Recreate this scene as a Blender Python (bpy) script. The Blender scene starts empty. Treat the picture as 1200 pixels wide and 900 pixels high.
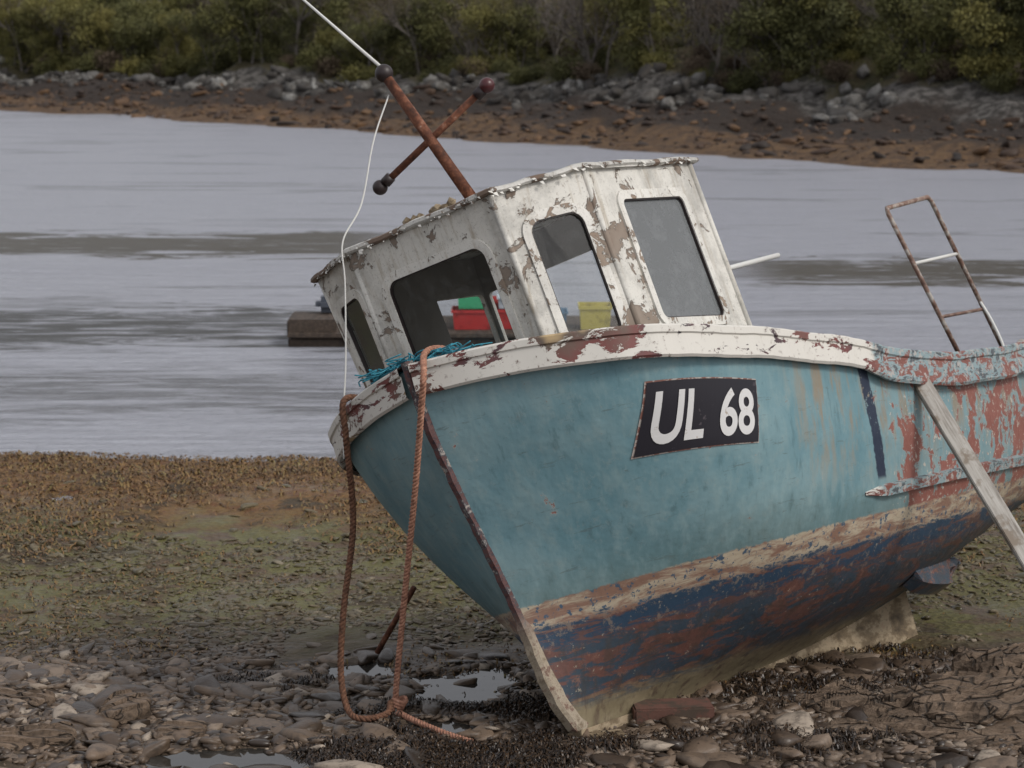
import bpy, bmesh, math, random
import numpy as np
from mathutils import Matrix, Vector, noise as mnoise
random.seed(7); rng=np.random.default_rng(11)
C=bpy.context.scene.collection
# ---------------------------------------------------------------- helpers
def link(o,parent=None):
    C.objects.link(o)
    if parent: o.parent=parent
    return o
def empty(name,mat=None):
    o=bpy.data.objects.new(name,None); o.empty_display_size=.2
    C.objects.link(o)
    if mat: o.matrix_world=mat
    return o
def mesh(name,v,f,mat=None,parent=None,smooth=False):
    me=bpy.data.meshes.new(name); me.from_pydata([tuple(p) for p in v],[],[tuple(q) for q in f]); me.update()
    if mat: me.materials.append(mat)
    if smooth:
        for p in me.polygons: p.use_smooth=True
    return link(bpy.data.objects.new(name,me),parent)
def fastmesh(name,V,F,mat=None,parent=None,attrs=None,smooth=False):
    me=bpy.data.meshes.new(name); V=np.asarray(V,dtype=np.float32); F=np.asarray(F,dtype=np.int32)
    k=F.shape[1]
    me.vertices.add(len(V)); me.vertices.foreach_set('co',V.ravel())
    me.loops.add(F.size); me.loops.foreach_set('vertex_index',F.ravel())
    me.polygons.add(len(F)); me.polygons.foreach_set('loop_start',np.arange(0,F.size,k,dtype=np.int32))
    try: me.polygons.foreach_set('loop_total',np.full(len(F),k,dtype=np.int32))
    except Exception: pass
    if attrs:
        for n,a in attrs.items():
            at=me.attributes.new(n,'FLOAT','POINT'); at.data.foreach_set('value',np.asarray(a,dtype=np.float32))
    me.update(calc_edges=True)
    me.validate()
    if smooth: me.polygons.foreach_set('use_smooth',np.ones(len(me.polygons),dtype=bool))
    if mat: me.materials.append(mat)
    return link(bpy.data.objects.new(name,me),parent)
def tube_vf(pts,r,n=8,off=0,cap=True):
    pts=[Vector(p) for p in pts]; V=[];F=[]
    rs=r if isinstance(r,(list,tuple)) else [r]*len(pts)
    T=[(pts[min(i+1,len(pts)-1)]-pts[max(i-1,0)]).normalized() for i in range(len(pts))]
    a=Vector((0,0,1)) if abs(T[0].z)<.9 else Vector((1,0,0))
    nrm=T[0].cross(a).normalized()
    for i,p in enumerate(pts):
        nrm=(nrm-T[i]*nrm.dot(T[i])).normalized(); b=T[i].cross(nrm)
        for k in range(n):
            an=2*math.pi*k/n; V.append(p+(nrm*math.cos(an)+b*math.sin(an))*rs[i])
    for i in range(len(pts)-1):
        for k in range(n):
            F.append((off+i*n+k,off+i*n+(k+1)%n,off+(i+1)*n+(k+1)%n,off+(i+1)*n+k))
    if cap:
        F.append(tuple(off+k for k in reversed(range(n)))); F.append(tuple(off+(len(pts)-1)*n+k for k in range(n)))
    return V,F
def tube(name,pts,r,mat,parent=None,n=8):
    V,F=tube_vf(pts,r,n); return mesh(name,V,F,mat,parent,True)
def tubes(name,list_pts,r,mat,parent=None,n=6):
    V=[];F=[]
    for pts in list_pts:
        v,f=tube_vf(pts,r,n,len(V)); V+=v;F+=f
    return mesh(name,V,F,mat,parent,True)
def catmull(P,m=8):
    P=[Vector(p) for p in P]; out=[]
    Q=[P[0]*2-P[1]]+P+[P[-1]*2-P[-2]]
    for i in range(1,len(Q)-2):
        for k in range(m):
            t=k/m; a,b,c,d=Q[i-1],Q[i],Q[i+1],Q[i+2]
            out.append(.5*((2*b)+(c-a)*t+(2*a-5*b+4*c-d)*t*t+(3*b-a-3*c+d)*t**3))
    out.append(P[-1]); return out
def rope(name,P,mat,parent=None,R=.021,pitch=.085,m=10):
    c=catmull(P,m)
    L=[0]
    for i in range(1,len(c)): L.append(L[-1]+(c[i]-c[i-1]).length)
    n=max(8,int(L[-1]/.012)); pts=[]; j=0
    for i in range(n+1):
        s=L[-1]*i/n
        while j<len(L)-2 and L[j+1]<s: j+=1
        t=(s-L[j])/max(1e-6,L[j+1]-L[j]); pts.append(c[j].lerp(c[j+1],t))
    V=[];F=[]
    T=[(pts[min(i+1,n)]-pts[max(i-1,0)]).normalized() for i in range(n+1)]
    nrm=T[0].cross(Vector((.3,1,.1))).normalized(); fr=[]
    for i in range(n+1):
        nrm=(nrm-T[i]*nrm.dot(T[i])).normalized(); fr.append((nrm.copy(),T[i].cross(nrm)))
    for s in range(3):
        q=[]
        for i in range(n+1):
            an=2*math.pi*(s/3+ (L[-1]*i/n)/pitch); q.append(pts[i]+(fr[i][0]*math.cos(an)+fr[i][1]*math.sin(an))*R*.5)
        v,f=tube_vf(q,R*.56,6,len(V)); V+=v;F+=f
    return mesh(name,V,F,mat,parent,True)
def box(name,c,s,mat,parent=None,bev=.006,rot=None):
    bm=bmesh.new(); bmesh.ops.create_cube(bm,size=1)
    for v in bm.verts: v.co=Vector((v.co.x*s[0],v.co.y*s[1],v.co.z*s[2]))
    if bev: bmesh.ops.bevel(bm,geom=bm.edges[:],offset=bev,segments=2,affect='EDGES')
    if rot: bmesh.ops.rotate(bm,verts=bm.verts,matrix=rot)
    bmesh.ops.translate(bm,verts=bm.verts,vec=c)
    me=bpy.data.meshes.new(name); bm.to_mesh(me); bm.free(); me.materials.append(mat)
    return link(bpy.data.objects.new(name,me),parent)
def interp(x,T):
    if x<=T[0][0]: return T[0][1]
    for i in range(1,len(T)):
        if x<=T[i][0]:
            a,b=T[i-1],T[i]; t=(x-a[0])/(b[0]-a[0]); return a[1]+(b[1]-a[1])*t
    return T[-1][1]
def sm(x,a,b):
    t=min(1,max(0,(x-a)/(b-a))); return t*t*(3-2*t)
_lat=rng.random((256,256))
def vn(x,y,sc,seed=0):
    x=np.asarray(x,dtype=float)*sc+seed*17.3; y=np.asarray(y,dtype=float)*sc+seed*31.7
    xi=np.floor(x).astype(int); yi=np.floor(y).astype(int); fx=x-xi; fy=y-yi
    fx=fx*fx*(3-2*fx); fy=fy*fy*(3-2*fy); g=lambda a,b:_lat[a%256,b%256]
    return (g(xi,yi)*(1-fx)+g(xi+1,yi)*fx)*(1-fy)+(g(xi,yi+1)*(1-fx)+g(xi+1,yi+1)*fx)*fy-.5
def fbm(x,y,sc,o=4,seed=0):
    return sum(vn(x,y,sc*2**k,seed+k*3)*.5**k for k in range(o))
# ---------------------------------------------------------------- materials
class M:
    def __init__(s,name):
        s.m=bpy.data.materials.new(name); s.m.use_nodes=True; s.nt=s.m.node_tree; s.n=s.nt.nodes; s.l=s.nt.links
        s.b=s.n['Principled BSDF']; s.out=s.n['Material Output']
        s.tc=s.n.new('ShaderNodeTexCoord')
    def inp(s,sock,v):
        if isinstance(v,bpy.types.NodeSocket): s.l.new(v,sock)
        elif isinstance(v,(tuple,list)) and len(v)==3 and sock.type=='RGBA': sock.default_value=(*v,1)
        else: sock.default_value=v
    def obj(s): return s.tc.outputs['Object']
    def map(s,vec,scale=(1,1,1),loc=(0,0,0),rot=(0,0,0)):
        n=s.n.new('ShaderNodeMapping'); s.l.new(vec,n.inputs[0]); n.inputs['Scale'].default_value=scale; n.inputs['Location'].default_value=loc; n.inputs['Rotation'].default_value=rot; return n.outputs[0]
    def noise(s,scale,detail=4,rough=.55,vec=None,dist=0):
        n=s.n.new('ShaderNodeTexNoise'); n.inputs['Scale'].default_value=scale; n.inputs['Detail'].default_value=detail; n.inputs['Roughness'].default_value=rough; n.inputs['Distortion'].default_value=dist
        s.l.new(vec if vec else s.obj(),n.inputs['Vector']); return n.outputs['Fac']
    def voro(s,scale,vec=None,feat='F1',out='Distance'):
        n=s.n.new('ShaderNodeTexVoronoi'); n.feature=feat; n.inputs['Scale'].default_value=scale; s.l.new(vec if vec else s.obj(),n.inputs['Vector']); return n.outputs[out]
    def math(s,op,a,b=0,c=0,clamp=False):
        n=s.n.new('ShaderNodeMath'); n.operation=op; n.use_clamp=clamp; s.inp(n.inputs[0],a); s.inp(n.inputs[1],b); s.inp(n.inputs[2],c); return n.outputs[0]
    def mul(s,*a):
        r=a[0]
        for q in a[1:]: r=s.math('MULTIPLY',r,q)
        return r
    def step(s,v,a,b):
        n=s.n.new('ShaderNodeMapRange'); n.interpolation_type='SMOOTHSTEP'; s.inp(n.inputs[0],v); n.inputs[1].default_value=a; n.inputs[2].default_value=b; return n.outputs[0]
    def ramp(s,f,stops,const=False):
        n=s.n.new('ShaderNodeValToRGB'); e=n.color_ramp.elements
        if const: n.color_ramp.interpolation='CONSTANT'
        while len(e)<len(stops): e.new(.5)
        for i,(p,c) in enumerate(stops): e[i].position=p; e[i].color=(*c,1)
        s.inp(n.inputs[0],f); return n.outputs[0]
    def mix(s,f,a,b,t='MIX'):
        n=s.n.new('ShaderNodeMix'); n.data_type='RGBA'; n.blend_type=t; s.inp(n.inputs[0],f); s.inp(n.inputs[6],a); s.inp(n.inputs[7],b); return n.outputs[2]
    def sep(s,v=None):
        n=s.n.new('ShaderNodeSeparateXYZ'); s.l.new(v if v else s.obj(),n.inputs[0]); return n.outputs
    def attr(s,name):
        n=s.n.new('ShaderNodeAttribute'); n.attribute_name=name; return n.outputs['Fac']
    def bump(s,h,st=.5,d=.01,prev=None):
        n=s.n.new('ShaderNodeBump'); n.inputs['Strength'].default_value=st; n.inputs['Distance'].default_value=d; s.l.new(h,n.inputs['Height'])
        if prev: s.l.new(prev,n.inputs['Normal'])
        return n.outputs[0]
    def set(s,col=None,rough=None,normal=None,spec=None,metal=None):
        if col is not None: s.inp(s.b.inputs['Base Color'],col)
        if rough is not None: s.inp(s.b.inputs['Roughness'],rough)
        if normal is not None: s.l.new(normal,s.b.inputs['Normal'])
        if spec is not None: s.b.inputs['Specular IOR Level'].default_value=spec
        if metal is not None: s.b.inputs['Metallic'].default_value=metal
        return s.m
def paintmat(name,base,under,under2,thr=.56,scale=5,dirt=.5):
    m=M(name); n=m.noise(scale,8,.68,dist=.6); big=m.noise(1.7,3)
    v=m.math('ADD',n,m.math('MULTIPLY',m.math('SUBTRACT',big,.5),.35))
    mask=m.step(v,thr,thr+.012); edge=m.step(v,thr-.05,thr)
    u=m.mix(m.noise(9,5),under,under2)
    d=m.noise(3,6,.7); b2=m.mix(m.math('MULTIPLY',m.step(d,.42,.7),dirt),base,tuple(x*.45 for x in base))
    strk=m.noise(3,5,.7,m.map(m.obj(),(6,6,.5))); b2=m.mix(m.math('MULTIPLY',m.step(strk,.50,.72),dirt),b2,(base[0]*.5,base[1]*.42,base[2]*.32))
    b2=m.mix(m.math('MULTIPLY',edge,.25),b2,tuple(min(1,x*1.15) for x in base))
    fine=m.noise(60,4,.7); b2=m.mix(m.math('MULTIPLY',m.step(fine,.58,.66),.5),b2,tuple(x*.35 for x in base))
    crk=m.noise(26,7,.8,dist=1.2); b2=m.mix(m.mul(m.step(crk,.60,.62),.8),b2,under2)
    rim=m.mul(m.step(v,thr-.012,thr-.002),m.step(v,thr+.02,thr+.004)); 
    col=m.mix(mask,b2,u); col=m.mix(m.mul(rim,.6),col,tuple(x*.3 for x in under))
    h=m.math('SUBTRACT',m.math('MULTIPLY',edge,.3),mask)
    nb=m.bump(h,.8,.005); nb=m.bump(crk,.35,.004,nb); nb=m.bump(fine,.25,.002,nb)
    return m.set(col,m.math('ADD',.5,m.math('MULTIPLY',mask,.3)),nb,.35)
white_paint=paintmat('peeling_white_paint',(.62,.605,.56),(.16,.11,.08),(.30,.26,.22),.585,4.5,.65)
frame_paint=paintmat('window_frame_paint',(.68,.665,.62),(.20,.13,.09),(.32,.27,.22),.60,9,.45)
roof_paint=paintmat('roof_paint',(.52,.51,.48),(.10,.06,.045),(.22,.17,.13),.52,6,.6)
rust=M('rusty_steel'); n=rust.noise(14,6,.7); rust_m=rust.set(rust.ramp(n,[(.3,(.03,.014,.010)),(.5,(.11,.04,.022)),(.62,(.22,.09,.05)),(.72,(.34,.28,.24))]),.75,rust.bump(n,.5,.006),.3)
ru2=M('rusty_painted_rail'); n=ru2.noise(12,6,.7); rail_m=ru2.set(ru2.ramp(n,[(.35,(.08,.04,.03)),(.5,(.19,.11,.08)),(.60,(.36,.33,.30)),(.8,(.45,.45,.42))]),.6,ru2.bump(n,.4,.004))
dk=M('dark_fitting'); dark_m=dk.set((.02,.012,.012),.45)
wd=M('weathered_plank'); vv=wd.map(wd.obj(),(14,14,1.2)); n=wd.noise(2.5,6,.7,vv); n2=wd.noise(7,5,.6)
plank_m=wd.set(wd.mix(wd.step(n2,.52,.66),wd.ramp(n,[(.3,(.15,.13,.11)),(.5,(.34,.32,.29)),(.7,(.46,.44,.41))]),(.20,.165,.13)),.8,wd.bump(n,.5,.005))
rp=M('orange_rope_fibre'); n=rp.noise(40,4); rope_m=rp.set(rp.ramp(n,[(.3,(.19,.09,.06)),(.6,(.42,.21,.14)),(.8,(.52,.34,.26))]),.85,rp.bump(n,.5,.003))
rp2=M('old_brown_rope'); n=rp2.noise(40,4); rope2_m=rp2.set(rp2.ramp(n,[(.3,(.06,.028,.016)),(.7,(.20,.095,.055))]),.9)
cord=M('white_cord'); cord_m=cord.set((.6,.6,.58),.7)
teal=M('teal_net_twine'); teal_m=teal.set((.03,.22,.30),.7)
black=M('plate_black'); n=black.noise(10,5,.7); black_m=black.set(black.mix(black.step(n,.62,.67),(.012,.011,.018),(.07,.06,.07)),.45,black.bump(n,.15,.003))
lett=M('letter_white'); n=lett.noise(14,6,.75); lett_m=lett.set(lett.mix(lett.step(n,.6,.66),(.62,.62,.62),(.38,.33,.28)),.5)
lb=M('plate_rust_edge'); n=lb.noise(20,5,.7); lb_m=lb.set(lb.mix(lb.step(n,.45,.55),(.20,.09,.07),(.40,.36,.33)),.6)
# hull
h=M('hull_paint'); X,Y_,Z=h.sep()
n1=h.noise(1.1,5,.6); n2=h.noise(4.5,7,.68,dist=.5); n3=h.noise(22,6,.7); vst=h.map(h.obj(),(7,7,.55)); nst=h.noise(1.5,6,.65,vst)
vln=h.map(h.obj(),(.9,.9,5)); nl=h.noise(2.2,8,.75,vln,.5); ch=h.noise(9,8,.8); nf=h.noise(55,4,.7); nsc=h.noise(3,7,.8,h.map(h.obj(),(1.2,1.2,9),rot=(.1,.2,0)),.3)
aft=h.step(X,-2.0,-2.9)
zw=h.math('ADD',Z,h.math('ADD',h.math('MULTIPLY',h.math('SUBTRACT',n3,.5),.05),h.math('MULTIPLY',h.math('SUBTRACT',n1,.5),.03)))
blue=h.mix(n2,(.085,.190,.230),(.15,.270,.310))
blue=h.mix(h.step(n1,.35,.7),blue,(.195,.300,.325))
blue=h.mix(h.mul(aft,.6),blue,(.21,.32,.35))
blue=h.mix(h.mul(h.step(n3,.60,.72),.4),blue,(.07,.13,.15))
blue=h.mix(h.mul(h.step(nst,.46,.7),.35),blue,(.27,.36,.36))
blue=h.mix(h.mul(h.step(ch,.54,.6),.3),blue,(.24,.31,.31))
blue=h.mix(h.mul(h.step(nst,.43,.30),.45),blue,(.055,.12,.14))
blue=h.mix(h.mul(h.step(nsc,.60,.63),.5),blue,(.09,.12,.12))
stk=h.mul(h.step(nst,.46,.62),h.step(X,-1.0,-1.6),h.step(Z,.95,1.6))
blue=h.mix(h.mul(stk,.75),blue,(.25,.18,.11))
blue=h.mix(h.mul(h.step(h.math('ADD',Z,h.mul(nst,.6)),1.55,.98),.6),blue,(.095,.135,.12))
pm=h.math('ADD',n2,h.mul(h.math('SUBTRACT',n1,.5),.5)); pm2=h.math('SUBTRACT',pm,h.mul(h.math('SUBTRACT',1,aft),.23))
red=h.mix(n3,(.17,.05,.043),(.31,.14,.11)); patch=h.step(pm2,.485,.50)
blue=h.mix(h.mul(h.step(pm2,.455,.485),.5),blue,(.34,.33,.30))
blue=h.mix(patch,blue,red)
pw=h.math('SUBTRACT',n3,h.mul(h.math('SUBTRACT',1,aft),.12)); blue=h.mix(h.step(pw,.60,.62),blue,(.45,.42,.37))
blue=h.mix(h.step(ch,.66,.675),blue,(.22,.11,.08))
nx=h.math('ADD',h.math('SUBTRACT',X,h.mul(h.math('SUBTRACT',Z,1.1),.19)),h.mul(h.math('SUBTRACT',n3,.5),.06)); stp=h.mul(h.step(nx,-2.42,-2.405),h.step(nx,-2.28,-2.295),h.step(Z,1.08,1.12))
blue=h.mix(h.mul(stp,h.step(ch,.62,.58)),blue,(.018,.028,.055))
cream=h.mix(h.step(nl,.42,.58),(.42,.36,.27),(.22,.13,.095)); cream=h.mix(h.step(n3,.56,.6),cream,(.05,.09,.14))
navy=h.mix(h.step(nl,.50,.54),(.020,.050,.095),(.12,.058,.048)); navy=h.mix(h.step(n3,.62,.66),navy,(.30,.26,.21)); navy=h.mix(h.mul(nf,.4),navy,(.04,.06,.08)); navy=h.mix(h.mul(h.step(ch,.55,.6),.7),navy,(.20,.16,.13))
rbot=h.mix(h.step(nl,.44,.50),(.125,.058,.048),(.035,.056,.08)); rbot=h.mix(h.step(ch,.53,.66),rbot,(.20,.105,.08)); rbot=h.mix(h.step(n3,.64,.67),rbot,(.33,.30,.24)); rbot=h.mix(h.mul(h.step(nst,.45,.65),.55),rbot,(.05,.042,.036))
tan=h.mix(n2,(.10,.08,.045),(.30,.25,.16)); tan=h.mix(h.step(nst,.5,.65),tan,(.11,.08,.055))
zn=h.math('ADD',zw,h.mul(h.math('SUBTRACT',nl,.5),.30))
col=h.mix(h.step(zn,.26,.14),rbot,tan); col=h.mix(h.step(zn,.54,.61),col,navy); col=h.mix(h.step(zn,.70,.73),col,cream); col=h.mix(h.step(zw,.865,.88),col,blue)
hb=h.bump(patch,.5,-.005); hb=h.bump(n3,.3,.004,hb); hb=h.bump(n1,.6,.06,hb)
hull_m=h.set(col,h.math('ADD',.34,h.mul(n2,.35)),hb,.45)
# gunwale
g=M('gunwale_paint'); X,Y_,Z=g.sep(); n2=g.noise(4.5,8,.7,g.map(g.obj(),(1,1,2.5)),.5); n3=g.noise(20,6,.7); nb_=g.noise(1.6,4)
wh=g.mix(g.step(n3,.55,.7),(.60,.58,.535),(.35,.32,.29)); pm=g.math('ADD',n2,g.mul(g.math('SUBTRACT',nb_,.5),.5))
wh=g.mix(g.step(pm,.53,.54),wh,g.ramp(nb_,[(.35,(.045,.04,.05)),(.48,(.17,.05,.045)),(.6,(.12,.09,.07)),(.66,(.45,.33,.18))]))
wh=g.mix(g.step(n3,.64,.66),wh,(.16,.12,.10))
af=g.mix(g.step(n2,.42,.45),(.07,.08,.09),(.22,.30,.32)); af=g.mix(g.step(n2,.52,.53),af,(.20,.075,.06)); af=g.mix(g.step(n3,.55,.57),af,(.36,.34,.32)); 
col=g.mix(g.step(g.math('ADD',X,g.math('MULTIPLY',n3,.1)),-2.2,-2.28),wh,af)
gun_m=g.set(col,.6,g.bump(g.step(pm,.53,.545),.6,-.005,g.bump(n3,.3,.003)))
sb=M('stem_band_paint'); n=sb.noise(11,8,.75); Zs=sb.sep()[2]
c=sb.ramp(n,[(.38,(.03,.022,.03)),(.46,(.11,.045,.04)),(.54,(.04,.045,.055)),(.60,(.36,.32,.29)),(.66,(.10,.05,.04))]); c=sb.mix(sb.step(Zs,.9,.6),c,sb.ramp(n,[(.35,(.15,.11,.07)),(.5,(.34,.29,.22)),(.6,(.13,.065,.045)),(.75,(.38,.35,.3))]))
stem_m=sb.set(c,.7,sb.bump(n,.7,.008))
inn=M('interior_paint'); n=inn.noise(5,5); int_m=inn.set(inn.mix(n,(.14,.135,.12),(.24,.22,.20)),.8)
dkm=M('deck_paint'); n=dkm.noise(6,6,.7); deck_m=dkm.set(dkm.mix(dkm.step(n,.45,.6),(.20,.24,.24),(.22,.15,.10)),.8,dkm.bump(n,.4,.005))
kl=M('keel_timber'); n=kl.noise(3,7,.7,kl.map(kl.obj(),(1.5,4,3))); keel_m=kl.set(kl.ramp(n,[(.3,(.05,.035,.02)),(.48,(.15,.11,.065)),(.58,(.30,.24,.16)),(.75,(.22,.13,.08))]),.75,kl.bump(n,.4,.01))
def glassmat(name,dirt,tint,op,sc=3):
    m=M(name); m.n.remove(m.b); tr=m.n.new('ShaderNodeBsdfTransparent'); tr.inputs[0].default_value=(.90,.93,.92,1)
    gl=m.n.new('ShaderNodeBsdfGlossy'); gl.inputs[1].default_value=.05; gl.inputs[0].default_value=(.9,.9,.9,1)
    df=m.n.new('ShaderNodeBsdfDiffuse'); df.inputs[0].default_value=(*tint,1)
    fr=m.n.new('ShaderNodeFresnel'); fr.inputs[0].default_value=1.5
    m1=m.n.new('ShaderNodeMixShader'); m2=m.n.new('ShaderNodeMixShader')
    m.l.new(fr.outputs[0],m1.inputs[0]); m.l.new(tr.outputs[0],m1.inputs[1]); m.l.new(gl.outputs[0],m1.inputs[2])
    nn=m.noise(sc,8,.75); f=m.math('ADD',op,m.math('MULTIPLY',m.step(nn,.45,.75),dirt)); m.l.new(f,m2.inputs[0]); m.l.new(m1.outputs[0],m2.inputs[1]); m.l.new(df.outputs[0],m2.inputs[2])
    m.l.new(m2.outputs[0],m.out.inputs[0]); return m.m
glass_m=glassmat('window_glass',.14,(.26,.27,.27),.02,14)
glassd_m=glassmat('scratched_acrylic',.25,(.27,.285,.295),.50,4)
# ---------------------------------------------------------------- camera
cd=bpy.data.cameras.new('camera'); cam=bpy.data.objects.new('camera',cd); C.objects.link(cam); bpy.context.scene.camera=cam
cam.location=(0,0,4.5); cam.rotation_euler=(math.radians(90-9.6),0,0); cd.sensor_width=36; cd.lens=36*2600/1200; cd.clip_end=2000; cd.clip_start=.1
cd.dof.use_dof=True; cd.dof.focus_distance=14.0; cd.dof.aperture_fstop=3.4
# ---------------------------------------------------------------- boat
Rb=Matrix.Rotation(math.radians(234),4,'Z')@Matrix.Rotation(-math.radians(4),4,'Y')@Matrix.Rotation(math.radians(22),4,'X')
BW=Matrix.Translation((.48,13.37,0))@Rb
boat=empty('fishing_boat',BW)
STEM=[(-.2,-.10),(0,.0),(.05,.10),(.2,.21),(.39,.28),(.9,.375),(1.25,.48),(1.57,.59),(2.04,.73),(2.3,.77),(2.48,.79)]
SHEER=[(-6.4,1.93),(-5.1,1.87),(-4.3,1.84),(-3.4,1.84),(-3.0,1.87),(-2.5,1.94),(-2.0,2.03),(-1.6,2.08),(-.9,2.15),(-.4,2.20),(.2,2.28),(.5,2.37),(.8,2.48)]
ZB=[(-6.4,.56),(-4.4,.22),(-3,.08),(-1.5,.0),(.8,0)]
BH=[(0,0),(.03,.10),(.08,.38),(.14,.64),(.22,.87),(.30,1.01),(.38,1.11),(.5,1.22),(.7,1.33),(1,1.43)]
NH=[(0,1.5),(.1,2.0),(.2,2.7),(.38,3.8),(.6,5.2),(.8,6.2),(1,7.2)]
EH=[(0,3.9),(.38,3.3),(1,2.8)]
def smi(x,T,w): return (interp(x-w,T)+interp(x-w/2,T)+interp(x,T)+interp(x+w/2,T)+interp(x+w,T))/5
def stemx(hh): return smi(hh*2.48,STEM,.06)
def sheer(x): return smi(x,SHEER,.25)
def zb(x): return smi(x,ZB,.4)
def half(x,hh):
    x0=stemx(hh); t=min(1,max(0,(x0-x)/interp(hh,EH)))
    y=.025+smi(hh,BH,.02)*(1-(1-t)**smi(hh,NH,.05))
    return y*(1-.16*sm(-x,3.2,6.4))
def hullp(s,hh,side=1):
    x0=stemx(hh); x=x0+(-6.3-x0)*s; z=zb(x)+(sheer(x)-zb(x))*hh
    return Vector((x,side*half(x,hh),z))
def hull_xz(x,z,side=1,off=0):
    def P(x,z):
        hh=min(1,max(0,(z-zb(x))/(sheer(x)-zb(x)))); return Vector((x,side*half(x,hh),z))
    p=P(x,z)
    if off:
        a=P(x-.03,z)-P(x+.03,z); b=P(x,z+.03)-P(x,z-.03); nn=a.cross(b)
        if nn.y*side<0: nn=-nn
        p=p+nn.normalized()*off
    return p
NS,NV=130,64
for side,nm in ((1,'hull_port'),(-1,'hull_starboard')):
    V=[];F=[]
    for i in range(NS+1):
        s=(i/NS)**1.9
        for j in range(NV+1): V.append(hullp(s,(j/NV)**1.25,side))
    for i in range(NS):
        for j in range(NV):
            a=i*(NV+1)+j; q=(a,a+1,a+NV+2,a+NV+1); F.append(q if side<0 else q[::-1])
    mesh(nm,V,F,hull_m,boat,True)
V=[];F=[]
for j in range(NV+1):
    p=hullp(1,(j/NV)**1.25,1); V+= [p,Vector((p.x,-p.y,p.z))]
for j in range(NV): F.append((2*j,2*j+2,2*j+3,2*j+1))
mesh('transom',V,F,hull_m,boat)
for side,nm in ((1,'gunwale_port'),(-1,'gunwale_starboard')):
    V=[];F=[]; n=220; prof=[(.0,-.165),(.03,-.175),(.045,-.16),(.045,-.03),(.058,-.022),(.06,.018),(.05,.03),(-.09,.032),(-.10,.02),(-.10,-.05)]
    for i in range(n+1):
        s=(i/n)**2.2; p=hullp(s,1,side); q=hullp(min(1,s+.003),1,side)-hullp(max(0,s-.003),1,side); t=Vector((q.x,q.y,0)).normalized(); o=Vector((t.y,-t.x,0))
        if o.y*side<0: o=-o
        if i<2: o=Vector((.8,.6*side,0))
        wob=.005*math.sin(p.x*9)*math.sin(p.x*3.7+side)+.003*math.sin(p.x*31)
        bt=1+.25*sm(-p.x,2.1,2.5)
        for (a,b) in prof:
            vv=p+o*(a+wob)+Vector((0,0,(b*bt if b<0 else b)+.004*math.sin(p.x*6+1)))
            if vv.y*side<0.0: vv.y=0.0
            V.append(vv)
    k=len(prof)
    for i in range(n):
        for j in range(k-1):
            a=i*k+j; q=(a,a+1,a+k+1,a+k); F.append(q if side>0 else q[::-1])
    mesh(nm,V,F,gun_m,boat)
    V=[];F=[]
    for i in range(61):
        x=-1.9+(-6.25+1.9)*i/60; b=half(x,1)-.075; lo=half(x,.68)-.05; z=sheer(x); V+= [Vector((x,side*b,z+.01)),Vector((x,side*min(b,lo),z-.63))]
    for i in range(60): F.append((2*i,2*i+1,2*i+3,2*i+2))
    mesh('bulwark_'+('port' if side>0 else 'starboard'),V,F,int_m,boat)
def deck(name,xa,xb,dz,hh=1):
    V=[];F=[];n=30
    for i in range(n+1):
        x=xa+(xb-xa)*i/n; b=max(.02,half(x,hh)-.05); z=sheer(x)-dz; V+=[Vector((x,b,z)),Vector((x,0,z+.03)),Vector((x,-b,z))]
    for i in range(n): F+= [(3*i,3*i+1,3*i+4,3*i+3),(3*i+1,3*i+2,3*i+5,3*i+4)]
    mesh(name,V,F,deck_m,boat,True)
deck('foredeck',.74,-1.9,.03); deck('cockpit_sole',-1.9,-6.28,.62,.66)
P=[Vector((stemx(z/2.48),0,z)) for z in np.linspace(.04,2.50,46)]
V=[];F=[]
for i,p in enumerate(P):
    t=(P[min(i+1,len(P)-1)]-P[max(i-1,0)]).normalized(); o=Vector((t.z,0,-t.x)); jx=.005*math.sin(i*2.1); k=1.15 if i<14 else .78
    for (a,b) in ((-.05,-.045),(.016,-.040),(.040,-.024),(.040,.024),(.016,.040),(-.05,.045)): V.append(p+o*(a+jx)+Vector((0,b*k,0)))
for i in range(len(P)-1):
    for j in range(5): a=i*6+j; F.append((a,a+6,a+7,a+1))
F.append(tuple(range((len(P)-1)*6,(len(P)-1)*6+6)))
mesh('stem_band',V,F,stem_m,boat)
xs=np.linspace(.14,-4.55,50); V=[];F=[]
for x in xs:
    zt=zb(x)+.05; zk=(-.06*abs(x) if x<0 else .25*max(0,x))-.03; w=.05
    V+=[Vector((x,w+.01,zt)),Vector((x,w,zk)),Vector((x,-w,zk)),Vector((x,-w-.01,zt))]
for i in range(len(xs)-1):
    for j in range(3): a=i*4+j; F.append((a,a+1,a+5,a+4))
F.append((0,3,2,1)); e=(len(xs)-1)*4; F.append((e,e+1,e+2,e+3))
mesh('keel',V,F,keel_m,boat)
V=[];F=[]
xs=np.linspace(-2.1,-6.2,60)
for x in xs:
    z0=1.02; k=min(1,.25+(-2.1-x)*3)
    for (z,o) in ((z0-.04*k,0),(z0-.035*k,.04*k),(z0+.03*k,.04*k),(z0+.035*k,0)): V.append(hull_xz(x,z,1,o))
for i in range(len(xs)-1):
    for j in range(3): a=i*4+j; F.append((a,a+4,a+5,a+1))
F.append((0,1,2,3)); mesh('rubbing_strake',V,F,gun_m,boat)
V=[];F=[]
xs=np.linspace(-3.5,-5.6,24)
for x in xs:
    w=.16*math.sin(math.pi*min(1,max(0,(x+5.6)/2.1)))**.4+.01; z0=.36
    a=hull_xz(x,z0+.05,1,0); b=hull_xz(x,z0+.03,1,w); c_=hull_xz(x,z0-.02,1,w); d=hull_xz(x,z0-.04,1,0); V+=[a,b,c_,d]
for i in range(len(xs)-1):
    for j in range(3): a=i*4+j; F.append((a,a+4,a+5,a+1))
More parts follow.
